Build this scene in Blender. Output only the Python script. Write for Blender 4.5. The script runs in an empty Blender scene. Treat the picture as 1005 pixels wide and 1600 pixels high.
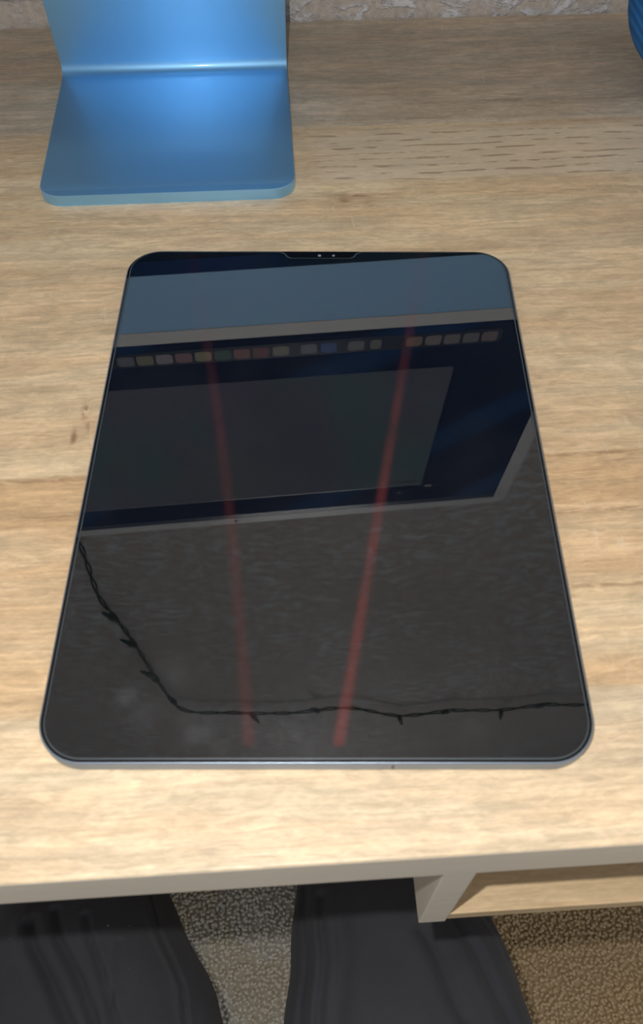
import bpy, bmesh, math, random
import numpy as np
from mathutils import Vector, Matrix

S = 0.001          # all measures below are millimetres
C = bpy.context.scene.collection
scn = bpy.context.scene
rng = random.Random(7)

# ------------------------------------------------------------------ camera, world, lights, exposure
def Rz(t): return np.array([[math.cos(t), -math.sin(t), 0], [math.sin(t), math.cos(t), 0], [0, 0, 1]])
def Rx(p): return np.array([[1, 0, 0], [0, math.cos(p), -math.sin(p)], [0, math.sin(p), math.cos(p)]])
CAM_P = np.array([-11.6, -212.1, 269.4])
P_, R_, Y_ = 0.60343, 0.00643, -0.06725
F_PX = 1339.7
CAM_R = Rz(Y_) @ Rx(P_) @ Rz(R_)
cam_d = bpy.data.cameras.new('camera')
cam = bpy.data.objects.new('camera', cam_d)
C.objects.link(cam)
M4 = Matrix([[*CAM_R[0], CAM_P[0] * S], [*CAM_R[1], CAM_P[1] * S], [*CAM_R[2], CAM_P[2] * S], [0, 0, 0, 1]])
cam.matrix_world = M4
cam_d.sensor_fit = 'VERTICAL'
cam_d.sensor_height = 24.0
cam_d.lens = F_PX / 1600 * 24.0
cam_d.shift_x = -3.82 / 1600
cam_d.shift_y = 10.1 / 1600
cam_d.clip_start = 0.01
cam_d.dof.use_dof = True
cam_d.dof.focus_distance = 0.52
cam_d.dof.aperture_fstop = 12
scn.camera = cam

w = bpy.data.worlds.new('world')
scn.world = w
w.use_nodes = True
w.node_tree.nodes['Background'].inputs[0].default_value = (0.92, 0.96, 1.0, 1)
w.node_tree.nodes['Background'].inputs[1].default_value = 0.34

def light(name, kind, loc, power, col, size=None, target=None):
    d = bpy.data.lights.new(name, kind)
    d.energy = power
    d.color = col
    o = bpy.data.objects.new(name, d)
    C.objects.link(o)
    o.location = [v * S for v in loc]
    if kind == 'POINT': d.shadow_soft_size = size * S
    if kind == 'AREA': d.size = size * S
    if target is not None:
        o.rotation_euler = (Vector(target) - Vector(loc)).to_track_quat('-Z', 'Y').to_euler()
    return o

# the small flash beside the lens
FL = CAM_P + CAM_R[:, 1] * 22 - CAM_R[:, 0] * 19
light('flash_lamp', 'POINT', FL, 3.35, (1.0, 0.97, 0.93), 3.0)
# added soft fill above the front of the desk, no such lamp is seen
light('overhead_fill', 'AREA', (60, -90, 1650), 2.6, (1.0, 0.95, 0.90), 320, (60, -90, 0))

vs = scn.view_settings
scn.display_settings.display_device = 'sRGB'
vs.view_transform = 'Standard'
vs.look = 'None'
vs.exposure = 0.08
vs.gamma = 1.0
vs.use_curve_mapping = False

# ------------------------------------------------------------------ materials
def mat(name):
    m = bpy.data.materials.new(name)
    m.use_nodes = True
    nt = m.node_tree
    return m, nt, nt.nodes['Principled BSDF']

def N(nt, t, **kw):
    n = nt.nodes.new(t)
    for k, v in kw.items():
        if k.startswith('i_'):
            n.inputs[k[2:].replace('_', ' ')].default_value = v
        else:
            setattr(n, k, v)
    return n

def plain(name, col, rough=0.5, metal=0.0, ior=1.5, bump=0, bscale=800, var=0.0, **kw):
    m, nt, b = mat(name)
    b.inputs['Base Color'].default_value = (*col, 1)
    b.inputs['Roughness'].default_value = rough
    b.inputs['Metallic'].default_value = metal
    b.inputs['IOR'].default_value = ior
    for k, v in kw.items():
        b.inputs[k].default_value = v
    tc = N(nt, 'ShaderNodeTexCoord')
    no = N(nt, 'ShaderNodeTexNoise')
    no.inputs['Scale'].default_value = bscale
    no.inputs['Detail'].default_value = 3
    nt.links.new(tc.outputs['Object'], no.inputs['Vector'])
    if var:
        mx = N(nt, 'ShaderNodeMix', data_type='RGBA', blend_type='MULTIPLY')
        mx.inputs[0].default_value = 1
        mx.inputs[6].default_value = (*col, 1)
        mr = N(nt, 'ShaderNodeMapRange')
        mr.inputs['To Min'].default_value = 1 - var
        mr.inputs['To Max'].default_value = 1 + var
        nt.links.new(no.outputs[0], mr.inputs[0])
        nt.links.new(mr.outputs[0], mx.inputs[7])
        nt.links.new(mx.outputs[2], b.inputs['Base Color'])
    if bump:
        bp = N(nt, 'ShaderNodeBump')
        bp.inputs['Strength'].default_value = bump
        bp.inputs['Distance'].default_value = 0.0003
        nt.links.new(no.outputs[0], bp.inputs['Height'])
        nt.links.new(bp.outputs[0], b.inputs['Normal'])
    return m

def math_n(nt, op, a, b=None, clamp=False):
    n = nt.nodes.new('ShaderNodeMath')
    n.operation = op
    n.use_clamp = clamp
    for i, v in enumerate((a, b)):
        if v is None: continue
        if isinstance(v, (int, float)): n.inputs[i].default_value = v
        else: nt.links.new(v, n.inputs[i])
    return n.outputs[0]

def mixc(nt, fac, a, b, mode='MIX'):
    n = nt.nodes.new('ShaderNodeMix')
    n.data_type = 'RGBA'
    n.blend_type = mode
    for i, v in ((0, fac), (6, a), (7, b)):
        if isinstance(v, (int, float)): n.inputs[i].default_value = v
        elif isinstance(v, tuple): n.inputs[i].default_value = (*v, 1)
        else: nt.links.new(v, n.inputs[i])
    return n.outputs[2]

def ramp(nt, v, lo, hi, a=0.0, b=1.0):
    n = nt.nodes.new('ShaderNodeMapRange')
    n.interpolation_type = 'SMOOTHSTEP'
    n.inputs['From Min'].default_value = lo
    n.inputs['From Max'].default_value = hi
    n.inputs['To Min'].default_value = a
    n.inputs['To Max'].default_value = b
    nt.links.new(v, n.inputs[0])
    return n.outputs[0]

def noise(nt, vec, sc, detail=3, rough=0.55, dist=0.0):
    mp = N(nt, 'ShaderNodeMapping')
    mp.inputs['Scale'].default_value = sc
    nt.links.new(vec, mp.inputs[0])
    n = N(nt, 'ShaderNodeTexNoise')
    n.inputs['Scale'].default_value = 1
    n.inputs['Detail'].default_value = detail
    n.inputs['Roughness'].default_value = rough
    n.inputs['Distortion'].default_value = dist
    nt.links.new(mp.outputs[0], n.inputs['Vector'])
    return n.outputs[0]

def wood_material(name, edge=False, knots=True, warm=0.0):
    m, nt, b = mat(name)
    tc = N(nt, 'ShaderNodeTexCoord')
    base = tc.outputs['Object']
    wv = N(nt, 'ShaderNodeTexNoise')
    wv.inputs['Scale'].default_value = 4
    wv.inputs['Detail'].default_value = 2
    nt.links.new(base, wv.inputs['Vector'])
    off = math_n(nt, 'MULTIPLY', math_n(nt, 'SUBTRACT', wv.outputs[0], 0.5), 0.016)
    sep = N(nt, 'ShaderNodeSeparateXYZ')
    nt.links.new(base, sep.inputs[0])
    yw = math_n(nt, 'ADD', sep.outputs[1], off)
    cmb = N(nt, 'ShaderNodeCombineXYZ')
    nt.links.new(sep.outputs[0], cmb.inputs[0])
    nt.links.new(yw, cmb.inputs[1])
    nt.links.new(sep.outputs[2], cmb.inputs[2])
    v = cmb.outputs[0]
    micro = noise(nt, base, (330, 900, 900), 3, 0.6)
    band = noise(nt, v, (2.2, 26, 26), 3, 0.6)
    band2 = noise(nt, v, (7, 95, 95), 3, 0.6, 0.4)
    fine = noise(nt, v, (30, 620, 620), 3, 0.6)
    mott = noise(nt, v, (75, 260, 260), 4, 0.62, 1.2)
    blot = noise(nt, v, (22, 60, 60), 3, 0.55, 1.0)
    c = mixc(nt, ramp(nt, band, 0.36, 0.64), (0.61, 0.435, 0.26), (0.70, 0.53, 0.335))
    yy = sep.outputs[1]
    # printed boards of the laminate, each with its own tone: lower y, upper y, colour, strength
    for y0, y1, col, st in BOARDS:
        e = 0.0012
        mk = math_n(nt, 'MULTIPLY', ramp(nt, yw, y0 * S - e, y0 * S + e), ramp(nt, yw, y1 * S - e, y1 * S + e, 1.0, 0.0))
        c = mixc(nt, math_n(nt, 'MULTIPLY', mk, st), c, col)
    k = ramp(nt, band2, 0.33, 0.67, 0.91, 1.08)
    c = mixc(nt, 1.0, c, k, 'MULTIPLY')
    k = ramp(nt, fine, 0.32, 0.68, 0.90, 1.08)
    c = mixc(nt, 1.0, c, k, 'MULTIPLY')
    k = ramp(nt, mott, 0.3, 0.7, 0.87, 1.12)
    c = mixc(nt, 1.0, c, k, 'MULTIPLY')
    k = ramp(nt, blot, 0.3, 0.7, 0.93, 1.08)
    c = mixc(nt, 1.0, c, k, 'MULTIPLY')
    hue = noise(nt, v, (9, 70, 70), 3, 0.55, 0.6)
    c = mixc(nt, 1.0, c, mixc(nt, ramp(nt, hue, 0.36, 0.64), (1.03, 0.985, 0.94), (0.985, 1.005, 1.01)), 'MULTIPLY')
    c = mixc(nt, 1.0, c, ramp(nt, micro, 0.3, 0.7, 0.94, 1.06), 'MULTIPLY')
    # thin dark dashes of open grain in patches
    pmask = ramp(nt, noise(nt, v, (6, 22, 22), 2, 0.5), 0.50, 0.60)
    pore = ramp(nt, noise(nt, v, (32, 620, 620), 3, 0.6, 0.4), 0.56, 0.66)
    pore_f = math_n(nt, 'MULTIPLY', math_n(nt, 'MULTIPLY', pore, pmask), 0.55)
    # the broad coarse-grained board towards the back
    slant = math_n(nt, 'ADD', yy, math_n(nt, 'MULTIPLY', sep.outputs[0], 0.0))
    cm2 = N(nt, 'ShaderNodeCombineXYZ')
    nt.links.new(sep.outputs[0], cm2.inputs[0]); nt.links.new(slant, cm2.inputs[1])
    bandb = math_n(nt, 'MULTIPLY', ramp(nt, yy, 0.182, 0.190), ramp(nt, yy, 0.226, 0.238, 1.0, 0.0))
    bandb = math_n(nt, 'MULTIPLY', bandb, ramp(nt, sep.outputs[0], 0.002, 0.02))
    wob = noise(nt, cm2.outputs[0], (9, 30, 1), 2, 0.5)
    ph = math_n(nt, 'ADD', math_n(nt, 'MULTIPLY', slant, 1 / 0.0058), math_n(nt, 'MULTIPLY', wob, 2.2))
    fr = math_n(nt, 'ABSOLUTE', math_n(nt, 'SUBTRACT', math_n(nt, 'FRACT', ph), 0.5))
    rowl = ramp(nt, fr, 0.05, 0.20, 1.0, 0.0)
    pore2 = math_n(nt, 'MULTIPLY', rowl, ramp(nt, noise(nt, cm2.outputs[0], (50, 190, 1), 3, 0.6), 0.46, 0.56))
    pore_f = math_n(nt, 'MAXIMUM', pore_f, math_n(nt, 'MULTIPLY', pore2, bandb))
    c = mixc(nt, math_n(nt, 'MULTIPLY', bandb, 0.5), c, (0.66, 0.56, 0.42))
    c = mixc(nt, math_n(nt, 'MULTIPLY', pore_f, 0.7), c, (0.27, 0.17, 0.105))
    # pale ray flecks, running across the grain
    fl = noise(nt, base, (210, 45, 45), 3, 0.5, 1.6)
    fl = math_n(nt, 'MULTIPLY', ramp(nt, fl, 0.63, 0.70), ramp(nt, noise(nt, base, (11, 9, 9), 2), 0.50, 0.58))
    c = mixc(nt, math_n(nt, 'MULTIPLY', fl, 0.3), c, (0.82, 0.70, 0.52))
    if knots:
        for kx, ky, sx, sy, st in KNOTS:
            dx = math_n(nt, 'MULTIPLY', math_n(nt, 'SUBTRACT', sep.outputs[0], kx * S), 1 / (sx * S))
            dy = math_n(nt, 'MULTIPLY', math_n(nt, 'SUBTRACT', sep.outputs[1], ky * S), 1 / (sy * S))
            r2 = math_n(nt, 'ADD', math_n(nt, 'MULTIPLY', dx, dx), math_n(nt, 'MULTIPLY', dy, dy))
            g = math_n(nt, 'EXPONENT', math_n(nt, 'MULTIPLY', r2, -1.0))
            kn = ramp(nt, noise(nt, base, (260 if sx < sy else 90, 90 if sx < sy else 520, 90), 3, 0.6, 1.0), 0.40, 0.58)
            c = mixc(nt, math_n(nt, 'MULTIPLY', math_n(nt, 'MULTIPLY', g, kn), st), c, (0.26, 0.145, 0.075))
    if edge:
        c = mixc(nt, 0.80, c, (0.88, 0.79, 0.66))
    if warm:
        c = mixc(nt, warm, c, (0.80, 0.54, 0.26))
    nt.links.new(c, b.inputs['Base Color'])
    b.inputs['Roughness'].default_value = 0.40
    b.inputs['Specular IOR Level'].default_value = 0.45
    bp = N(nt, 'ShaderNodeBump')
    bp.inputs['Strength'].default_value = 0.35
    bp.inputs['Distance'].default_value = 0.0002
    nt.links.new(math_n(nt, 'SUBTRACT', fine, pore_f), bp.inputs['Height'])
    nt.links.new(bp.outputs[0], b.inputs['Normal'])
    return m

BOARDS = [(238, 400, (0.62, 0.515, 0.40), 0.75), (-26, -1, (0.56, 0.375, 0.205), 0.75), (-60, -26, (0.64, 0.45, 0.27), 0.5),
          (-1, 60, (0.69, 0.53, 0.34), 0.4), (186, 238, (0.60, 0.50, 0.37), 0.3), (100, 186, (0.655, 0.50, 0.315), 0.4), (-170, -100, (0.715, 0.58, 0.41), 0.6)]

# knots and dark stripes of the laminate: x, y, size x, size y, strength (mm)
KNOTS = [(-95, 33, 1.6, 4, 0.9), (-98.5, 19, 1.4, 4.5, 0.9), (-93, 25, 1.6, 3, 0.6), (30, 174, 17, 1.1, 0.95), (24, 170, 4, 3.0, 0.7), (36, 166, 4, 4, 0.5),
         (21, 220, 3.5, 1.8, 0.9), (60, 243, 40, 1.2, 0.4), (125, 259, 45, 1.8, 0.6), (118, -1.5, 40, 1.3, 0.6), (-120, -2.5, 40, 1.2, 0.5),
         (110, -29, 40, 1.6, 0.5), (-110, -20, 30, 1.5, 0.4), (103, -62, 30, 1.1, 0.6), (150, -80, 30, 1.1, 0.5), (-120, -70, 30, 1.2, 0.4)]

# ------------------------------------------------------------------ mesh helpers
def obj(name, bm, m, parent=None, smooth=True, label=None, angle=0.2):
    if isinstance(bm, bpy.types.Mesh):
        me = bm
    else:
        bmesh.ops.recalc_face_normals(bm, faces=bm.faces)
        me = bpy.data.meshes.new(name)
        bm.to_mesh(me)
        bm.free()
    if smooth:
        me.polygons.foreach_set('use_smooth', [True] * len(me.polygons))
        try: me.set_sharp_from_angle(angle=angle)
        except Exception: pass
    if m: me.materials.append(m)
    o = bpy.data.objects.new(name, me)
    C.objects.link(o)
    if parent: o.parent = parent
    if label: o['label'] = label
    return o

def thing(name, label, cat, loc=(0, 0, 0), rot=0.0, group=None):
    o = bpy.data.objects.new(name, None)
    C.objects.link(o)
    o.location = [v * S for v in loc]
    o.rotation_euler = (0, 0, rot)
    o.empty_display_size = 0.02
    o['label'] = label
    o['category'] = cat
    if group: o['group'] = group
    return o

def rr(wd, ht, r, n=10, cx=0, cy=0):
    """rounded rectangle outline, counter-clockwise"""
    if not isinstance(r, (list, tuple)): r = [r] * 4      # tr, tl, bl, br
    pts = []
    for (sx, sy, a0), q in zip(((1, 1, 0), (-1, 1, 90), (-1, -1, 180), (1, -1, 270)), r):
        q = max(q, 0.01)
        for i in range(n + 1):
            a = math.radians(a0 + 90 * i / n)
            pts.append((cx + sx * (wd / 2 - q) + q * math.cos(a), cy + sy * (ht / 2 - q) + q * math.sin(a)))
    return pts

def loft(bm, rings, cap=True, closed=True):
    """rings: lists of 3-D points (mm), equal counts"""
    vr = [[bm.verts.new((p[0] * S, p[1] * S, p[2] * S)) for p in r] for r in rings]
    n = len(vr[0])
    for a, b in zip(vr[:-1], vr[1:]):
        for i in range(n if closed else n - 1):
            j = (i + 1) % n
            bm.faces.new((a[i], a[j], b[j], b[i]))
    if cap:
        bm.faces.new(vr[0][::-1])
        bm.faces.new(vr[-1])
    return vr

def slab(bm, wd, ht, r, z0, z1, bev=0.3, cx=0, cy=0, n=10, T=None):
    """rounded slab in the XY plane with small rounded edges, T maps local points"""
    f = T or (lambda p: p)
    rings = []
    steps = [(0, 0)] if bev <= 0 else [(math.sin(math.pi / 2 * k / 3), 1 - math.cos(math.pi / 2 * k / 3)) for k in range(4)]
    # bottom bevel
    if bev > 0:
        for k in range(4):
            a = math.pi / 2 * k / 3
            ins, dz = bev * (1 - math.sin(a)), bev * (1 - math.cos(a))
            rings.append([f((x, y, z0 + dz)) for x, y in rr(wd - 2 * ins, ht - 2 * ins, [max(q - ins, .02) for q in (r if isinstance(r, (list, tuple)) else [r] * 4)], n, cx, cy)])
        for k in range(3, -1, -1):
            a = math.pi / 2 * k / 3
            ins, dz = bev * (1 - math.sin(a)), bev * (1 - math.cos(a))
            rings.append([f((x, y, z1 - dz)) for x, y in rr(wd - 2 * ins, ht - 2 * ins, [max(q - ins, .02) for q in (r if isinstance(r, (list, tuple)) else [r] * 4)], n, cx, cy)])
    else:
        for z in (z0, z1):
            rings.append([f((x, y, z)) for x, y in rr(wd, ht, r, n, cx, cy)])
    loft(bm, rings)

def box(bm, x0, x1, y0, y1, z0, z1, bev=0.4):
    slab(bm, x1 - x0, y1 - y0, bev, z0, z1, bev, (x0 + x1) / 2, (y0 + y1) / 2, 2)

def tube(bm, pts, r, n=8, cap=True):
    pts = [Vector(p) for p in pts]
    rings = []
    up = Vector((0, 0, 1))
    prev = None
    for i, p in enumerate(pts):
        d = (pts[min(i + 1, len(pts) - 1)] - pts[max(i - 1, 0)]).normalized()
        if prev is None:
            a = d.cross(up)
            if a.length < 1e-3: a = d.cross(Vector((1, 0, 0)))
            a.normalize()
        else:
            a = (prev - d * prev.dot(d)).normalized()
        prev = a
        b = d.cross(a)
        q = r[i] if isinstance(r, (list, tuple)) else r
        rings.append([p + a * (q * math.cos(2 * math.pi * k / n)) + b * (q * math.sin(2 * math.pi * k / n)) for k in range(n)])
    loft(bm, rings, cap)

def catmull(P, sub=12):
    out = []
    P = [Vector(p) for p in P]
    P = [P[0] * 2 - P[1]] + P + [P[-1] * 2 - P[-2]]
    for i in range(1, len(P) - 2):
        p0, p1, p2, p3 = P[i - 1:i + 3]
        for k in range(sub):
            t = k / sub
            out.append(0.5 * ((2 * p1) + (p2 - p0) * t + (2 * p0 - 5 * p1 + 4 * p2 - p3) * t * t + (3 * p1 - p0 - 3 * p2 + p3) * t ** 3))
    out.append(P[-2])
    return out

def struct(name, bm, m, smooth=False):
    o = obj(name, bm, m, None, smooth)
    o['kind'] = 'structure'
    return o

# ------------------------------------------------------------------ room: wall, floor
FLOOR_Z = -740
WALL_Y = 361

def wall_material():
    m, nt, b = mat('knockdown_plaster')
    tc = N(nt, 'ShaderNodeTexCoord')
    v = tc.outputs['Object']
    n1 = noise(nt, v, (55, 55, 90), 5, 0.66, 0.5)
    n2 = noise(nt, v, (320, 320, 320), 3, 0.6)
    n3 = noise(nt, v, (5, 5, 5), 3, 0.55, 0.6)
    pl = ramp(nt, n1, 0.46, 0.58)
    c = mixc(nt, ramp(nt, n1, 0.42, 0.62), (0.62, 0.54, 0.47), (0.80, 0.80, 0.83))
    c = mixc(nt, ramp(nt, n3, 0.4, 0.62, 0, 0.5), c, (0.60, 0.53, 0.46))
    k = ramp(nt, n2, 0.3, 0.7, 0.86, 1.1)
    c = mixc(nt, 1.0, c, k, 'MULTIPLY')
    nt.links.new(c, b.inputs['Base Color'])
    b.inputs['Roughness'].default_value = 0.6
    bp = N(nt, 'ShaderNodeBump')
    bp.inputs['Strength'].default_value = 0.9
    bp.inputs['Distance'].default_value = 0.0009
    h = math_n(nt, 'ADD', pl, math_n(nt, 'MULTIPLY', n2, 0.35))
    nt.links.new(h, bp.inputs['Height'])
    nt.links.new(bp.outputs[0], b.inputs['Normal'])
    return m

bm = bmesh.new()
box(bm, -1800, 1800, WALL_Y, WALL_Y + 100, FLOOR_Z, 1900, 0.5)
struct('wall_back', bm, wall_material())

def carpet_material(name, deep):
    m, nt, b = mat(name)
    tc = N(nt, 'ShaderNodeTexCoord')
    v = tc.outputs['Object']
    n1 = noise(nt, v, (140, 140, 140), 3, 0.6)
    n2 = noise(nt, v, (9, 9, 9), 3, 0.6)
    n3 = noise(nt, v, (900, 900, 900), 2, 0.6)
    c = mixc(nt, ramp(nt, n1, 0.35, 0.65), (0.86, 0.81, 0.70), (0.95, 0.93, 0.87))
    c = mixc(nt, ramp(nt, n2, 0.45, 0.6, 0, 0.5), c, (0.82, 0.70, 0.50))
    # warm light on the right, painted into the carpet colour as browner
    sep = N(nt, 'ShaderNodeSeparateXYZ')
    nt.links.new(v, sep.inputs[0])
    warm_light_mask = ramp(nt, math_n(nt, 'ADD', sep.outputs[0], math_n(nt, 'MULTIPLY', n2, 0.04)), 0.08, 0.20)
    c = mixc(nt, math_n(nt, 'MULTIPLY', warm_light_mask, 0.80), c, (0.80, 0.58, 0.30))
    c = mixc(nt, 1.0, c, ramp(nt, n3, 0.3, 0.7, 0.85, 1.12), 'MULTIPLY')
    nt.links.new(c, b.inputs['Base Color'])
    b.inputs['Roughness'].default_value = 0.95
    b.inputs['Specular IOR Level'].default_value = 0.1
    if deep:
        vo = N(nt, 'ShaderNodeTexVoronoi')
        vo.inputs['Scale'].default_value = 180
        nt.links.new(v, vo.inputs['Vector'])
        bp = N(nt, 'ShaderNodeBump')
        bp.inputs['Strength'].default_value = 0.8
        bp.inputs['Distance'].default_value = 0.004
        bp.invert = True
        nt.links.new(vo.outputs['Distance'], bp.inputs['Height'])
        nt.links.new(bp.outputs[0], b.inputs['Normal'])
    return m

bm = bmesh.new()
box(bm, -1800, 1800, -1800, WALL_Y, FLOOR_Z - 30, FLOOR_Z, 0.5)
struct('floor', bm, carpet_material('carpet_backing', True))

def carpet_pile():
    r = np.random.RandomState(3)
    pitch = 4.2
    gx, gy = np.meshgrid(np.arange(-420, 480, pitch), np.arange(-330, 40, pitch))
    n = gx.size
    cx = gx.ravel() + r.uniform(-2, 2, n)
    cy = gy.ravel() + r.uniform(-2, 2, n)
    ang = r.uniform(0, 6.283, n) * 0.5 + 0.5 * np.sin(cx / 23) + np.cos(cy / 17)
    L = r.uniform(4.0, 7.5, n)
    rad = r.uniform(1.5, 2.2, n)
    bend = r.uniform(-1.0, 1.0, n)
    hh = r.uniform(2.0, 3.6, n)
    rings, sides = 5, 5
    V = np.zeros((n, rings, sides, 3))
    for i in range(rings):
        t = i / (rings - 1) * 2 - 1
        a = ang + bend * t * 0.8
        px = cx + np.cos(a) * L * t * 0.5
        py = cy + np.sin(a) * L * t * 0.5
        pz = FLOOR_Z + hh * (1 - 0.85 * t * t) + 0.2
        q = rad * (1 - 0.75 * abs(t) ** 3)
        for k in range(sides):
            b = 2 * math.pi * k / sides
            V[:, i, k, 0] = px - np.sin(a) * q * math.cos(b)
            V[:, i, k, 1] = py + np.cos(a) * q * math.cos(b)
            V[:, i, k, 2] = pz + q * math.sin(b)
    V = V.reshape(-1, 3) * S
    base = np.arange(n)[:, None, None] * rings * sides
    i = np.arange(rings - 1)[None, :, None] * sides
    k = np.arange(sides)[None, None, :]
    k2 = (k + 1) % sides
    F = np.stack([base + i + k, base + i + k2, base + i + sides + k2, base + i + sides + k], -1).reshape(-1, 4)
    me = bpy.data.meshes.new('carpet_pile')
    me.vertices.add(len(V)); me.vertices.foreach_set('co', V.ravel())
    me.loops.add(F.size); me.loops.foreach_set('vertex_index', F.ravel().astype(np.int32))
    me.polygons.add(len(F)); me.polygons.foreach_set('loop_start', (np.arange(len(F)) * 4).astype(np.int32))
    me.update(calc_edges=True)
    me.validate()
    o = obj('carpet_pile', me, carpet_material('carpet_yarn', False), None, True, angle=3.1)
    o['kind'] = 'stuff'
    o['label'] = 'beige looped carpet pile on the floor under the desk'
    o['category'] = 'carpet'
carpet_pile()

# ------------------------------------------------------------------ desk
DF, DB, DT = -152.1, 357.5, 26.2
WOOD = wood_material('oak_laminate')
WOOD_EDGE = wood_material('oak_edge_band', True, False)
WOOD_IN = wood_material('oak_inner_board', False, False, 0.4)
desk = thing('desk', 'pale oak laminate desk with an open cubby shelf under its front edge', 'desk', (0, 0, FLOOR_Z))
def dpart(name, bm, m, label=None):
    o = obj(name, bm, m, desk, label=label)
    o.location = (0, 0, -FLOOR_Z * S)
    return o
bm = bmesh.new()
box(bm, -560, 620, DF, DB, -DT, 0, 1.1)
top = dpart('desktop', bm, WOOD)
top.data.materials.append(WOOD_EDGE)
for p in top.data.polygons:
    if abs(p.normal.z) < 0.5: p.material_index = 1
# cubby
bm = bmesh.new(); box(bm, 32.3, 43.4, DF + 0.2, 200, -113.5, -DT, 0.5)
o = dpart('cubby_side', bm, WOOD_EDGE)
bm = bmesh.new(); box(bm, 480, 491, DF + 0.2, 200, -113.5, -DT, 0.5)
o = dpart('cubby_side', bm, WOOD_EDGE)
bm = bmesh.new(); box(bm, 43.4, 480, DF + 0.6, 200, -110.5, -100.5, 0.6)
o = dpart('cubby_shelf', bm, WOOD_IN)
bm = bmesh.new(); box(bm, 43.4, 480, 190, 200, -100.5, -DT, 0.4)
dpart('cubby_back', bm, WOOD_IN)
# end panels that carry the desk
for x in (-545, 585):
    bm = bmesh.new(); box(bm, x, x + 22, DF + 12, DB - 10, FLOOR_Z, -DT, 0.6)
    dpart('leg_panel', bm, WOOD_EDGE)
bm = bmesh.new(); box(bm, -523, 585, DB - 50, DB - 34, -420, -DT, 0.6)
dpart('back_panel', bm, WOOD_EDGE)

# ------------------------------------------------------------------ tablet
TH = -0.06051
ALU = plain('grey_anodised_aluminium', (0.26, 0.31, 0.38), 0.42, 0.6, bump=0.15, bscale=2500)
ALU_D = plain('dark_antenna_resin', (0.10, 0.10, 0.11), 0.5, bscale=900)
GLASSK = plain('black_cover_glass', (0.004, 0.004, 0.005), 0.0, 0.0, 1.5, bscale=900)
LENS = plain('sensor_lens', (0.30, 0.33, 0.38), 0.2, 0.3, 1.6, bscale=900)
tablet = thing('tablet', 'space grey tablet with black switched-off screen lying in the middle of the desk', 'tablet', (0, 0, 0), TH)
TW, TL = 178.5, 247.6
bm = bmesh.new()
slab(bm, TW, TL, 15.5, 0.05, 5.85, 0.75, n=16)
obj('body', bm, ALU, tablet, label='grey metal tablet shell with flat sides')
bm = bmesh.new()
slab(bm, TW - 1.1, TL - 1.1, 15.0, 5.0, 5.95, 0.25, n=16)
obj('cover_glass', bm, GLASSK, tablet)
# antenna breaks and port on the near side, sensors at the far side
bm = bmesh.new(); box(bm, 23.6, 24.5, -TL / 2 - 0.03, -TL / 2 + 1, 1.0, 4.9, 0.02)
obj('antenna_strip', bm, ALU_D, tablet)
for x, r in ((0.6, 0.8), (7.2, 0.65)):
    bm = bmesh.new()
    loft(bm, [[(x + q * math.cos(a), 120.2 + q * math.sin(a), z) for a in [2 * math.pi * k / 20 for k in range(20)]] for q, z in ((r, 5.9), (r, 5.98), (r * 0.7, 6.0))])
    obj('sensor_lens', bm, LENS, tablet, label='small round sensor behind the glass')

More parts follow.
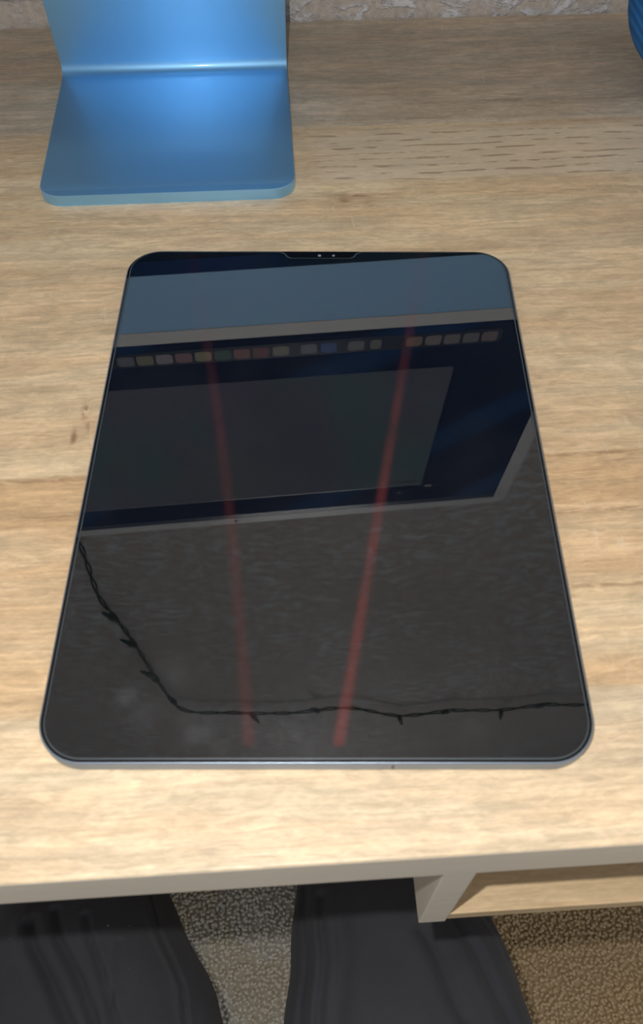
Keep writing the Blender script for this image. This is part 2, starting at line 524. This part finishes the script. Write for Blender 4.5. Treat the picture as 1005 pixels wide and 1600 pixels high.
# glass protector with a notch for the sensors
def protector_material():
    m, nt, b = mat('protector_glass')
    tc = N(nt, 'ShaderNodeTexCoord')
    v = tc.outputs['Object']
    b.inputs['Base Color'].default_value = (0.92, 0.95, 0.97, 1)
    b.inputs['Roughness'].default_value = 0.0
    b.inputs['IOR'].default_value = 1.48
    b.inputs['Transmission Weight'].default_value = 1.0
    sep = N(nt, 'ShaderNodeSeparateXYZ')
    nt.links.new(v, sep.inputs[0])
    X, Y = sep.outputs[0], sep.outputs[1]
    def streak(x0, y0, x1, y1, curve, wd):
        # reddish tint in a narrow streak running nearly the whole length
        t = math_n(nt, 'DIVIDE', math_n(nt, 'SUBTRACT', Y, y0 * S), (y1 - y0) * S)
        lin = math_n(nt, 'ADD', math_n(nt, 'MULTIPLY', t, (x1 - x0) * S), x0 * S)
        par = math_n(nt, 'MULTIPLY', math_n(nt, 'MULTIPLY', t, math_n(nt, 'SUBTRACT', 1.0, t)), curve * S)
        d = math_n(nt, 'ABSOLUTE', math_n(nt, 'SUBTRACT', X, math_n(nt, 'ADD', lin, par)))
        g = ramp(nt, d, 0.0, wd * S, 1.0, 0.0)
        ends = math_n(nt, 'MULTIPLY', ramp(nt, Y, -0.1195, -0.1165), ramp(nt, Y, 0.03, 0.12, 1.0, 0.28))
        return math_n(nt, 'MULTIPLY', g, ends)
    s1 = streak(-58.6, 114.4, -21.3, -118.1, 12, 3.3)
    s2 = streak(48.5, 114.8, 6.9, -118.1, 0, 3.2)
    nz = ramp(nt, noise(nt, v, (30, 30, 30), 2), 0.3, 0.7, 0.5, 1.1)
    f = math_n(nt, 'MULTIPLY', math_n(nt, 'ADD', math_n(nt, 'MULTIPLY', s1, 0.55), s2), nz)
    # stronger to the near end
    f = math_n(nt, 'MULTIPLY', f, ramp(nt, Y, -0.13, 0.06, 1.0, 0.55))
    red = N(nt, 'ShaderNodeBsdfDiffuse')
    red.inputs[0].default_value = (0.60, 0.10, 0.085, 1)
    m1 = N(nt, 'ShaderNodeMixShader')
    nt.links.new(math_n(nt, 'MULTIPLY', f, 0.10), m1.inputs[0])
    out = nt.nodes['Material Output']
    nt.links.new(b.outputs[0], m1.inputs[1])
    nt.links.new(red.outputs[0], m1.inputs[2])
    # fine dust, cloudy finger marks
    cl = ramp(nt, noise(nt, v, (26, 26, 26), 4, 0.6, 0.5), 0.40, 0.75)
    sp = None
    for sx, sy, r, st in [(-83.6, -101.6, 1.4, .6), (-61.8, -100.9, 3.5, .9), (-48, -93, 6, .45), (-55, -108, 5, .4), (-37.9, -112.9, 6, .8),
                          (-6.3, -115, 3, 1.0), (-30, -116, 8, .4), (-5, -118, 12, .5), (-20, -112, 8, .3), (50, -113, 6, .3), (-78, -95, 5, .2)]:
        dx = math_n(nt, 'SUBTRACT', X, sx * S); dy = math_n(nt, 'SUBTRACT', Y, sy * S)
        r2 = math_n(nt, 'ADD', math_n(nt, 'MULTIPLY', dx, dx), math_n(nt, 'MULTIPLY', dy, dy))
        g = math_n(nt, 'MULTIPLY', math_n(nt, 'EXPONENT', math_n(nt, 'MULTIPLY', r2, -1 / (r * S) ** 2)), st)
        sp = g if sp is None else math_n(nt, 'MAXIMUM', sp, g)
    sp = math_n(nt, 'MULTIPLY', sp, ramp(nt, noise(nt, v, (220, 220, 220), 3, 0.6), 0.3, 0.65, 0.3, 1.0))
    dust = math_n(nt, 'ADD', math_n(nt, 'MULTIPLY', cl, 0.003), math_n(nt, 'MULTIPLY', sp, 0.028))
    dust = math_n(nt, 'ADD', dust, 0.002)
    dif = N(nt, 'ShaderNodeBsdfDiffuse')
    dif.inputs[0].default_value = (0.75, 0.78, 0.85, 1)
    m2 = N(nt, 'ShaderNodeMixShader')
    nt.links.new(dust, m2.inputs[0])
    nt.links.new(m1.outputs[0], m2.inputs[1])
    nt.links.new(dif.outputs[0], m2.inputs[2])
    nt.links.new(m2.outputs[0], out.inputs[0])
    return m

def protector_outline(ins):
    wd, ht, r = TW - 3.4 - 2 * ins, TL - 2.6 - 2 * ins, 13.8 - ins
    q = rr(wd, ht, r, 14)
    ytop = ht / 2
    out = []
    k = 15                      # after the top-right corner
    out += q[:k]
    a, b, dep = 18.2 + ins, 14.6 + ins, 4.4 + ins
    xc = 1.1
    def arc(cx, cy, r0, a0, a1, n=6):
        return [(cx + r0 * math.cos(math.radians(a0 + (a1 - a0) * i / n)), cy + r0 * math.sin(math.radians(a0 + (a1 - a0) * i / n))) for i in range(n + 1)]
    yb = TL / 2 - dep - 1.3
    out += [(xc + a + 0.6, ytop), (xc + a - 0.2, ytop - 0.4)]
    out += arc(xc + a - 5.2, yb + 3.4, 3.4, -10, -90)
    out += arc(xc - a + 5.2, yb + 3.4, 3.4, -90, -170)
    out += [(xc - a + 0.2, ytop - 0.4), (xc - a - 0.6, ytop)]
    out += q[k:]
    return out
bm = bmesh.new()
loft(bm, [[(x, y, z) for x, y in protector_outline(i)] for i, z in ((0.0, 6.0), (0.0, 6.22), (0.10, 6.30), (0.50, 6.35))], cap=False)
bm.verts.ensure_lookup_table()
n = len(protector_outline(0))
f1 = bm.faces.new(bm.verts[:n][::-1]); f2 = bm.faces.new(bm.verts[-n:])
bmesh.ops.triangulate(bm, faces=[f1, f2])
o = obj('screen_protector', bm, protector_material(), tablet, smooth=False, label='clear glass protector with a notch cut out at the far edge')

o.data.materials.append(plain('ground_glass_edge', (0.055, 0.068, 0.078), 0.4, bscale=900))
for p in list(o.data.polygons)[:3 * n]:
    p.material_index = 1

# ------------------------------------------------------------------ desktop computer on its blue stand
BLUE = plain('blue_anodised_metal', (0.32, 0.66, 1.0), 0.53, 1.0, bump=0.10, bscale=3000)
for _n in BLUE.node_tree.nodes:
    if _n.type == 'BSDF_PRINCIPLED':
        _n.inputs['Coat Weight'].default_value = 0.6
        _n.inputs['Coat Roughness'].default_value = 0.12
CHIN = plain('pale_blue_front', (0.38, 0.66, 1.0), 0.45, 0.0, bscale=900)
BEZ = plain('pale_grey_bezel', (0.80, 0.78, 0.77), 0.35, bscale=900)
BACKM = plain('deep_blue_back', (0.05, 0.17, 0.36), 0.45, 0.7, bscale=900)
BLACK = plain('black_plastic', (0.012, 0.012, 0.014), 0.5, bscale=900)
mon = thing('desktop_computer', 'all-in-one desktop computer with pale bezel on a blue metal stand at the back', 'computer', (-66.1, 290.5, 0), 0.0)
MO = Vector((-66.1, 290.5, 0))
def mpart(name, bm, m, parent=None, label=None, angle=0.2):
    o = obj(name, bm, m, parent or mon, label=label, angle=angle)
    if parent is None: o.location = -MO * S
    return o

# stand: one bent plate, foot rounded at its front corners
SW, ST = 130.0, 6.0
def stand_bm():
    bm = bmesh.new()
    # profile in (y, z) of the upper/inner face, front to fold to neck top
    Yf, Yb = 173.3, 290.2
    lean = math.radians(8.5)
    r = 5.5
    prof = []                                    # (y, z, ny, nz) inner surface and its normal
    stepsF = [Yf + (Yb - r - Yf) * (k / 40) ** 1.6 for k in range(41)]
    for y in stepsF: prof.append((y, ST, 0, 1))
    ang_end = math.pi / 2 + lean
    cy, cz = Yb - r, ST + r
    for k in range(1, 9):
        a = -math.pi / 2 + (ang_end) * k / 8
        prof.append((cy + r * math.cos(a), cz + r * math.sin(a), -math.cos(a), -math.sin(a)))
    y0, z0, ny, nz = prof[-1]
    H = 245
    for k in range(1, 21):
        s = H * k / 20
        prof.append((y0 - math.sin(lean) * s, z0 + math.cos(lean) * s, ny, nz))
    rc = 11.0
    b = 0.5
    rings = []
    nprof = len(prof)
    def halfw(y, i):
        if i <= 40 and y < Yf + rc:
            d = Yf + rc - y
            return SW / 2 - rc + math.sqrt(max(rc * rc - d * d, 0))
        return SW / 2
    for i, (y, z, ny, nz) in enumerate(prof):
        hw = halfw(y, i)
        ins = 0.0
        t = ST
        tn = t - 0.0
        pts = []
        # cross-section around: inner face left->right, outer right->left
        sect = [(-hw + b, 0), (-hw + b * .3, -b * .3), (-hw, -b), (-hw, -t + b), (-hw + b, -t), (hw - b, -t), (hw, -t + b), (hw, -b), (hw - b * .3, -b * .3), (hw - b, 0)]
        off_y = b * (1 - 0) if i == 0 else 0
        for (u, d) in sect:
            # first ring gets a tiny front rounding
            pts.append((-66.1 + u, y + ny * d, z + nz * d))
        rings.append(pts)
    # front round-over ring (slightly inset)
    f0 = rings[0]
    loft(bm, rings)
    return bm
o = mpart('stand', stand_bm(), BLUE, label='blue metal stand: flat foot bent up into the neck', angle=0.45)

# display head
yaw, tilt = 0.0414427854, 0.179256363
OX = Vector((195.396101, 234.000862, 155.917481))       # lower right corner of the lit screen
up = Vector((-math.sin(yaw) * math.sin(tilt), math.cos(yaw) * math.sin(tilt), math.cos(tilt)))
rt = Vector((math.cos(yaw), math.sin(yaw), 0))
up = (up - rt * up.dot(rt)).normalized()
nn = rt.cross(up)                                         # out of the screen, towards the camera side
if nn.y > 0: nn = -nn
SWD, SHT, BZ, CH = 520.6, 292.8, 13.25, 55.4
def MT(p):                                                # screen coordinates: u from right edge leftwards negative, v up, d out
    q = OX + rt * p[0] + up * p[1] + nn * p[2]
    return (q.x, q.y, q.z)
cu, cv = -SWD / 2, SHT / 2
v0, v1 = -BZ - CH, SHT + BZ
bm = bmesh.new()
slab(bm, SWD + 2 * BZ, v1 - v0, 9.0, -11.5, -0.3, 0.8, cu, (v0 + v1) / 2, 10, MT)
head = mpart('housing', bm, BACKM, label='slim blue display housing')
bm = bmesh.new()
slab(bm, SWD + 2 * BZ, SHT + 2 * BZ, [9, 9, 0.3, 0.3], -0.35, 0.0, 0.1, cu, cv, 10, MT)
mpart('bezel', bm, BEZ, label='pale glass bezel around the screen')
bm = bmesh.new()
slab(bm, SWD + 2 * BZ, CH - 0.4, [0.3, 0.3, 9, 9], -0.35, 0.0, 0.1, cu, -BZ - CH / 2 - 0.2, 10, MT)
mpart('chin_panel', bm, CHIN, label='pale blue chin panel below the screen')

def emis(name, col, st, rough=0.25):
    m, nt, b = mat(name)
    b.inputs['Base Color'].default_value = (0.01, 0.01, 0.012, 1)
    b.inputs['Roughness'].default_value = rough
    b.inputs['Emission Color'].default_value = (*col, 1)
    b.inputs['Emission Strength'].default_value = st
    return m
def wallpaper():
    m, nt, b = mat('screen_picture')
    b.inputs['Base Color'].default_value = (0.01, 0.01, 0.012, 1)
    b.inputs['Roughness'].default_value = 0.15
    b.inputs['Specular IOR Level'].default_value = 0.0
    tc = N(nt, 'ShaderNodeTexCoord')
    v = tc.outputs['Object']
    mp = N(nt, 'ShaderNodeMapping')
    mp.inputs['Rotation'].default_value = (0.3, 0.9, 0.2)
    nt.links.new(v, mp.inputs[0])
    wv = N(nt, 'ShaderNodeTexWave')
    wv.inputs['Scale'].default_value = 2.4
    wv.inputs['Distortion'].default_value = 5
    wv.inputs['Detail'].default_value = 1
    nt.links.new(mp.outputs[0], wv.inputs[0])
    c = mixc(nt, ramp(nt, wv.outputs[1], 0.7, 1.0), (0.003, 0.014, 0.048), (0.006, 0.040, 0.12))
    nt.links.new(c, b.inputs['Emission Color'])
    b.inputs['Emission Strength'].default_value = 1.0
    return m
def window_mat():
    m, nt, b = mat('screen_window_grey')
    b.inputs['Base Color'].default_value = (0.01, 0.01, 0.012, 1)
    b.inputs['Roughness'].default_value = 0.15
    b.inputs['Specular IOR Level'].default_value = 0.0
    tc = N(nt, 'ShaderNodeTexCoord')
    v = tc.outputs['Object']
    n1 = noise(nt, v, (9, 4, 4), 2)
    n2 = noise(nt, v, (7, 3, 6), 2)
    c = mixc(nt, ramp(nt, n1, 0.4, 0.6), (0.115, 0.105, 0.150), (0.090, 0.135, 0.150))
    c = mixc(nt, ramp(nt, n2, 0.5, 0.65, 0, 0.7), c, (0.140, 0.140, 0.140))
    nt.links.new(c, b.inputs['Emission Color'])
    b.inputs['Emission Strength'].default_value = 1.0
    return m
bm = bmesh.new()
slab(bm, SWD, SHT, 0.3, -0.2, 0.06, 0, cu, cv, 2, MT)
screen = mpart('screen', bm, wallpaper(), label='dark blue lit screen')
def spart(name, u0, u1, w0, w1, r, d, m, label=None):
    bm = bmesh.new()
    slab(bm, u1 - u0, w1 - w0, r, 0.05, d, 0, (u0 + u1) / 2, (w0 + w1) / 2, 4, MT)
    o = obj(name, bm, m, screen, label=label)
    return o
spart('screen_window', -400, -79, 52.5, 250.5, 3, 0.12, window_mat(), 'grey window open on the screen')
GB = emis('bar_dark', (0.03, 0.035, 0.045), 1.0)
spart('window_bar', -113.5, -84, 240, 243.5, 1.5, 0.18, GB)
spart('window_bar', -400, -79, 249.3, 250.5, 0.4, 0.18, emis('title_line', (0.16, 0.17, 0.18), 1.0))
spart('menu_item', -75.5, -68.5, 251.5, 256, 1.2, 0.18, emis('tag_grey', (0.18, 0.18, 0.19), 1.0))
spart('menu_item', -101, -97, 263.5, 266.5, 1, 0.18, emis('tag_grey2', (0.14, 0.15, 0.17), 1.0))
spart('menu_bar', -SWD + 0.5, -0.5, 284.5, 292.3, 0.3, 0.10, emis('menu_bar_dark', (0.014, 0.030, 0.06), 1.0))
spart('dock_bar', -405, -50, 9, 25.5, 4, 0.10, emis('dock_dark', (0.006, 0.018, 0.045), 1.0))
icol = [(.14, .14, .17), (.20, .18, .12), (.26, .22, .25), (.22, .13, .14), (.26, .23, .15), (.05, .11, .09), (.22, .10, .10), (.16, .06, .07), (.20, .19, .16),
        (.14, .16, .19), (.04, .10, .24), (.16, .16, .16), (.15, .15, .13), (.22, .15, .12), (.20, .17, .17), (.18, .15, .15), (.15, .14, .15), (.18, .13, .13)]
iu = [-316.8, -303.5, -290.1, -276.6, -263, -249.4, -236, -222.6, -208.5, -188.7, -174.6, -155.1, -141, -113.5, -99.8, -86.2, -72.4, -58.8]
icat = [(.03, .03, .04), (.20, .16, .03), (.05, .02, .05), (.10, .03, .06), (.28, .26, .20), (.02, .06, .06), (.25, .20, .20), (.10, .02, .02), (.08, .09, .08)]
for i, (u, c) in enumerate(zip(iu, icol)):
    hw = 5.8 if i not in (12,) else 4
    ic = spart('dock_icon', u - hw, u + hw, 12.2, 23.2, 2.6, 0.2, emis('icon_%d' % i, tuple(k * 1.05 for k in c), 1.0))
    if i < 9:
        # a plain shape printed on the icon, joined into it as raised print
        pass
bm = bmesh.new()
loft(bm, [[MT((cu + 2.0 * math.cos(a) * q, SHT + BZ / 2 + 2.0 * math.sin(a) * q, d)) for a in [2 * math.pi * k / 16 for k in range(16)]] for q, d in ((1, -0.1), (1, 0.05), (.8, 0.08))])
mpart('webcam', bm, BLACK, label='tiny black webcam in the top bezel')
# hinge between neck and housing
bm = bmesh.new()
hc = OX + rt * cu + up * 95 - nn * 0
tube(bm, [Vector((-66.1 - 45, hc.y + 15.5, hc.z)), Vector((-66.1 + 45, hc.y + 15.5, hc.z))], 6.5, 16)
mpart('hinge', bm, BLUE)

# ------------------------------------------------------------------ round blue fabric speaker
def fabric_blue():
    m, nt, b = mat('blue_knit_mesh')
    tc = N(nt, 'ShaderNodeTexCoord')
    v = tc.outputs['Object']
    mp = N(nt, 'ShaderNodeMapping')
    mp.inputs['Rotation'].default_value = (0, 0.75, 0.0)
    nt.links.new(v, mp.inputs[0])
    wv = N(nt, 'ShaderNodeTexWave')
    wv.inputs['Scale'].default_value = 90
    wv.inputs['Distortion'].default_value = 1.0
    nt.links.new(mp.outputs[0], wv.inputs[0])
    n2 = noise(nt, v, (500, 500, 500), 2)
    h = math_n(nt, 'ADD', wv.outputs[1], math_n(nt, 'MULTIPLY', n2, 0.5))
    c = mixc(nt, ramp(nt, h, 0.3, 1.3), (0.010, 0.13, 0.42), (0.025, 0.20, 0.55))
    nt.links.new(c, b.inputs['Base Color'])
    b.inputs['Roughness'].default_value = 0.85
    bp = N(nt, 'ShaderNodeBump')
    bp.inputs['Strength'].default_value = 0.6
    bp.inputs['Distance'].default_value = 0.0006
    nt.links.new(h, bp.inputs['Height'])
    nt.links.new(bp.outputs[0], b.inputs['Normal'])
    return m
SPX, SPY = 239.4, 278.0
spk = thing('smart_speaker', 'round blue fabric speaker at the far right corner of the desk', 'speaker', (SPX, SPY, 0))
def rev(bm, prof, n=72):
    loft(bm, [[(r * math.cos(2 * math.pi * k / n), r * math.sin(2 * math.pi * k / n), z) for k in range(n)] for r, z in prof])
bm = bmesh.new()
prof = []
for k in range(33):
    a = math.radians(-68 + (136) * k / 32)
    prof.append((49.0 * (math.cos(a) * 0.96 + 0.04), 43.5 + 42.3 * math.sin(a) / math.sin(math.radians(68)) * 0.965))
rev(bm, prof)
obj('fabric_cover', bm, fabric_blue(), spk)
bm = bmesh.new(); rev(bm, [(17, 0.1), (27, 0.1), (29, 1.2), (27, 3.2)])
obj('base', bm, BACKM, spk)
bm = bmesh.new(); rev(bm, [(21.5, 84.0), (21.5, 85.3), (19.5, 85.8), (10, 86.0), (1, 86.0)])
obj('touch_top', bm, plain('touch_disc', (0.02, 0.06, 0.14), 0.15, bscale=900), spk)

# ------------------------------------------------------------------ string of mini lights pinned along the wall (seen mirrored in the tablet)
WIRE = plain('dark_green_wire', (0.020, 0.035, 0.028), 0.5, bscale=900)
BULB = plain('clear_mini_bulb', (0.06, 0.09, 0.10), 0.15, 0.0, 1.5, bscale=900)
path = [(-262, 470), (-259, 591), (-263, 705), (-255, 757), (-246, 815), (-240, 866), (-232, 944), (-220, 1044), (-199, 1102), (-126, 1121), (-29, 1136),
        (69, 1128), (160, 1177), (249, 1169), (341, 1177), (418, 1166), (491, 1176), (600, 1160), (700, 1182)]
string = thing('string_lights', 'dark green string of unlit mini lights pinned along the wall behind the desk', 'string lights', (-262, 346, 470))
SO = Vector((-262, 346, 470))
cp = catmull([(x, 347, z) for x, z in path], 14)
bm = bmesh.new()
for ph in (0, math.pi):
    pts = []
    s = 0
    for i, p in enumerate(cp):
        if i: s += (cp[i] - cp[i - 1]).length
        a = s / 13 + ph
        pts.append(p + Vector((2.1 * math.cos(a), 2.0 * math.sin(a), 1.6 * math.cos(a))) - SO)
    # resample finer for the twist
    tube(bm, catmull(pts, 3), 1.35, 6)
obj('wire', bm, WIRE, string, angle=1.2)
bulbs = [((-252, 770), (-278, 715)), ((-240, 850), (-282, 782)), ((-232, 955), (-258, 905)), ((-228, 975), (-243, 925)), ((-214, 1060), (-226, 1010)),
         ((-95, 1126), (-82, 1160)), ((20, 1132), (2, 1098)), ((160, 1176), (172, 1225)), ((235, 1170), (262, 1138)), ((341, 1177), (345, 1222)), ((400, 1168), (435, 1128))]
for (ax, az), (bx, bz) in bulbs:
    a = Vector((ax, 345, az)) - SO
    d = Vector((bx - ax, -6, bz - az))
    d = d.normalized()
    L = 17
    bm = bmesh.new()
    tube(bm, [a, a + d * 2, a + d * L * 0.8, a + d * L], [2.4, 4.2, 4.6, 3.6], 10)
    sk = obj('socket', bm, WIRE, string, angle=1.0)
    bm = bmesh.new()
    e = a + d * L
    tube(bm, [e - d, e + d * 6, e + d * 13, e + d * 17], [2.9, 3.0, 2.0, 0.4], 10)
    obj('bulb', bm, BULB, sk, angle=1.0)

# ------------------------------------------------------------------ seated person: legs in black trousers under the desk
def trouser_material():
    m, nt, b = mat('black_brushed_cotton')
    tc = N(nt, 'ShaderNodeTexCoord')
    v = tc.outputs['Object']
    n1 = noise(nt, v, (1500, 1500, 1500), 2)
    n2 = noise(nt, v, (25, 25, 25), 4)
    c = mixc(nt, ramp(nt, n2, 0.35, 0.65), (0.062, 0.063, 0.072), (0.070, 0.071, 0.082))
    li = ramp(nt, noise(nt, v, (330, 330, 330), 1), 0.80, 0.86)
    c = mixc(nt, li, c, (0.4, 0.4, 0.42))
    nt.links.new(c, b.inputs['Base Color'])
    b.inputs['Roughness'].default_value = 0.9
    b.inputs['Specular IOR Level'].default_value = 0.2
    b.inputs['Sheen Weight'].default_value = 0.08
    b.inputs['Sheen Roughness'].default_value = 0.5
    bp = N(nt, 'ShaderNodeBump')
    bp.inputs['Strength'].default_value = 0.5
    bp.inputs['Distance'].default_value = 0.0004
    nt.links.new(n1, bp.inputs['Height'])
    nt.links.new(bp.outputs[0], b.inputs['Normal'])
    return m

def seg_dist(px, py, line):
    best = np.full(px.shape, 1e9)
    tt = np.zeros(px.shape)
    for i in range(len(line) - 1):
        a = np.array(line[i], float); b = np.array(line[i + 1], float)
        d = b - a
        t = np.clip(((px - a[0]) * d[0] + (py - a[1]) * d[1]) / (d @ d), 0, 1)
        r = np.hypot(px - a[0] - d[0] * t, py - a[1] - d[1] * t)
        sg = np.sign((px - a[0]) * d[1] - (py - a[1]) * d[0])
        k = r < abs(best)
        best = np.where(k, r * np.where(sg == 0, 1, sg), best)
    return best

FOLDS = [  # polyline (x, y at thigh top), depth, width
    ([(-172, -100), (-166, -116), (-152, -139), (-136, -167), (-120, -195)], 2.2, 2.4),
    ([(-152, -104), (-147, -117), (-134, -147), (-124, -168)], 1.6, 2.0),
    ([(-186, -106), (-181, -120), (-165, -145), (-150, -167), (-135, -190)], 2.8, 3.4),
    ([(-129, -119), (-131, -147), (-131, -168), (-130, -190)], 0.8, 1.4),
    ([(-118, -90), (-106, -117), (-92, -146), (-87, -170), (-86, -200)], 1.6, 1.3),
    ([(-15, -90), (-15, -130), (-20, -170), (-22, -210)], 2.2, 3.0),
    ([(-4, -100), (-5, -135), (-10, -175)], 1.8, 3.0),
    ([(78, -118), (88, -140), (100, -168), (108, -190)], 2.0, 4.0),
    ([(56, -125), (66, -150), (74, -175)], 1.6, 4.0),
    ([(98, -112), (106, -125), (110, -140)], 1.3, 2.0),
    ([(8, -95), (6, -140), (0, -175)], 1.6, 6.0),
]
def leg_rings(keys, nseg=240):
    """keys: centre x,y,z, half width, half height along a path; returns rings with normals along path"""
    P = catmull([k[:3] for k in keys], 44)
    R = catmull([(k[3], k[4], 0) for k in keys], 44)
    rings = []
    n = len(P)
    for i in range(n):
        d = (P[min(i + 1, n - 1)] - P[max(i - 1, 0)]).normalized()
        side = Vector((1, 0, 0)); side = (side - d * side.dot(d)).normalized()
        upv = side.cross(d).normalized()
        if upv.z < 0 and abs(d.z) < 0.7: upv = -upv
        ring = []
        for k in range(nseg):
            a = 2 * math.pi * k / nseg
            ca, sa = math.cos(a), math.sin(a)
            e = 0.92
            ring.append(P[i] + side * (R[i].x * math.copysign(abs(ca) ** e, ca)) + upv * (R[i].y * math.copysign(abs(sa) ** e, sa)))
        rings.append(ring)
    return rings

person = thing('person', 'person seated at the desk, only thighs in plain black trousers visible', 'person', (-30, -300, FLOOR_Z))
PO = Vector((-30, -300, FLOOR_Z))
HX = -28
left_keys = [(-150, -560, -378, 95, 82), (-150, -420, -372, 94, 78), (-150, -300, -368, 90, 73), (-150, -230, -366, 86, 68), (-150, -180, -366, 82, 65), (-158, -140, -368, 72, 62),
             (-167, -105, -374, 62, 60), (-180, -70, -390, 57, 60), (-194, -30, -440, 54, 58), (-206, -12, -520, 52, 58), (-222, -8, -620, 50, 56), (-230, -8, -690, 50, 58), (-232, -8, -712, 50, 60)]
right_keys = [(94, -560, -378, 95, 82), (80, -420, -372, 92, 78), (58, -300, -366, 87, 71), (48, -230, -362, 82, 64), (45.5, -175, -360, 78, 60), (43.5, -135, -362, 71, 58),
              (42, -100, -368, 65, 57), (40, -65, -385, 60, 57), (38, -28, -440, 58, 60), (38, -12, -520, 56, 62), (38, -8, -620, 52, 60), (38, -8, -690, 54, 62), (38, -8, -712, 55, 64)]
def trousers():
    bm = bmesh.new()
    rl, rrt = leg_rings(left_keys), leg_rings(right_keys)
    nseg = len(rl[0])
    # crotch: both hip rings share their inner half
    hipy = -640
    def hip_ring(side):
        out = []
        for k in range(nseg):
            a = 2 * math.pi * k / nseg
            ca, sa = math.cos(a), math.sin(a)
            inner = (ca > 1e-6) if side < 0 else (ca < -1e-6)
            x = HX if (inner or abs(ca) < 1e-6) else HX + 190 * ca
            out.append(Vector((x, hipy + (40 * abs(ca) if not inner else 0), -370 + 92 * sa)))
        return out
    hl, hr = hip_ring(-1), hip_ring(1)
    L = [hl] + rl
    Rr = [hr] + rrt
    all_r = []
    for grp in (L, Rr):
        vr = []
        for ring in grp:
            A = np.array([[p.x, p.y, p.z] for p in ring])
            vr.append(A)
        all_r.append(vr)
    # folds pressed into the upper side
    for vr in all_r:
        for A in vr:
            if not (-260 < A[:, 1].mean() < -20): continue
            topw = np.clip((A[:, 2] + 372) / 25, 0, 1)
            for line, dep, wd in FOLDS:
                dep = dep * 2.0
                lp = [(x, y) for x, y in line]
                d = seg_dist(A[:, 0], A[:, 1], lp)
                g = np.exp(-(d / wd) ** 2) * dep - 0.55 * dep * np.exp(-((d - 2.0 * wd) / (1.6 * wd)) ** 2) - 0.35 * dep * np.exp(-((d + 2.0 * wd) / (1.6 * wd)) ** 2)
                A[:, 2] -= g * topw
            # low soft unevenness
            A[:, 2] += 0.8 * np.sin(A[:, 0] / 9 + A[:, 1] / 14) * topw
            A[:, 0] += 0.7 * np.sin(A[:, 1] / 8)
    VR = []
    for vr in all_r:
        VR.append([[bm.verts.new((p - np.array(PO)) * S) for p in A] for A in vr])
    for vr in VR:
        for a, b in zip(vr[:-1], vr[1:]):
            for i in range(nseg):
                j = (i + 1) % nseg
                bm.faces.new((a[i], a[j], b[j], b[i]))
        bm.faces.new(vr[-1])
    # pelvis ring: outer halves of both hip rings
    q = nseg // 4
    lo = [VR[0][0][k] for k in range(q, 3 * q + 1)]                                 # left leg, top -> outer -> bottom
    ro = [VR[1][0][k % nseg] for k in range(3 * q, 5 * q + 1)]                      # right leg, bottom -> outer -> top
    ringv = lo + ro[1:-1]
    base = [Vector(v.co) / S + PO for v in ringv]
    prev = ringv
    for t, (yy, zz, sx, sz) in enumerate([(-690, -355, 0.98, 1.05), (-735, -300, 0.93, 1.05), (-745, -220, 0.86, 0.98), (-742, -150, 0.82, 0.95)]):
        tiltf = min(1.0, (t + 1) / 3)
        nv = []
        for p in base:
            dx, dz = (p.x - HX) * sx, (p.z + 370) * sz
            nv.append(bm.verts.new((Vector((HX + dx, yy - dz * tiltf * -1.0 * 1.0, zz + dz * (1 - tiltf))) - PO) * S))
        for i in range(len(prev)):
            j = (i + 1) % len(prev)
            bm.faces.new((prev[i], prev[j], nv[j], nv[i]))
        prev = nv
    bm.faces.new(prev)
    bmesh.ops.remove_doubles(bm, verts=bm.verts, dist=0.00005)
    return bm
obj('trousers', trousers(), trouser_material(), person, angle=3.1, label='plain black trousers with soft creases')
SOCK = plain('dark_sock', (0.03, 0.03, 0.035), 0.9, bscale=1500, bump=0.4)
for fx in (-232, 38):
    bm = bmesh.new()
    keys = [((fx, -62, 20), 24, 19), ((fx, -40, 26), 33, 26), ((fx, 0, 34), 36, 34), ((fx, 50, 27), 38, 27), ((fx, 110, 20), 44, 20), ((fx, 150, 16), 40, 16), ((fx, 178, 12), 26, 10), ((fx, 184, 11), 10, 5)]
    rings = []
    for (c, a, b) in keys:
        rings.append([(c[0] - PO.x + a * math.cos(t), c[1] - PO.y, max(c[2] + b * math.sin(t), 6.5)) for t in [2 * math.pi * k / 24 for k in range(24)]])
    loft(bm, rings)
    obj('foot', bm, SOCK, person, angle=1.2, label='foot in a dark sock')
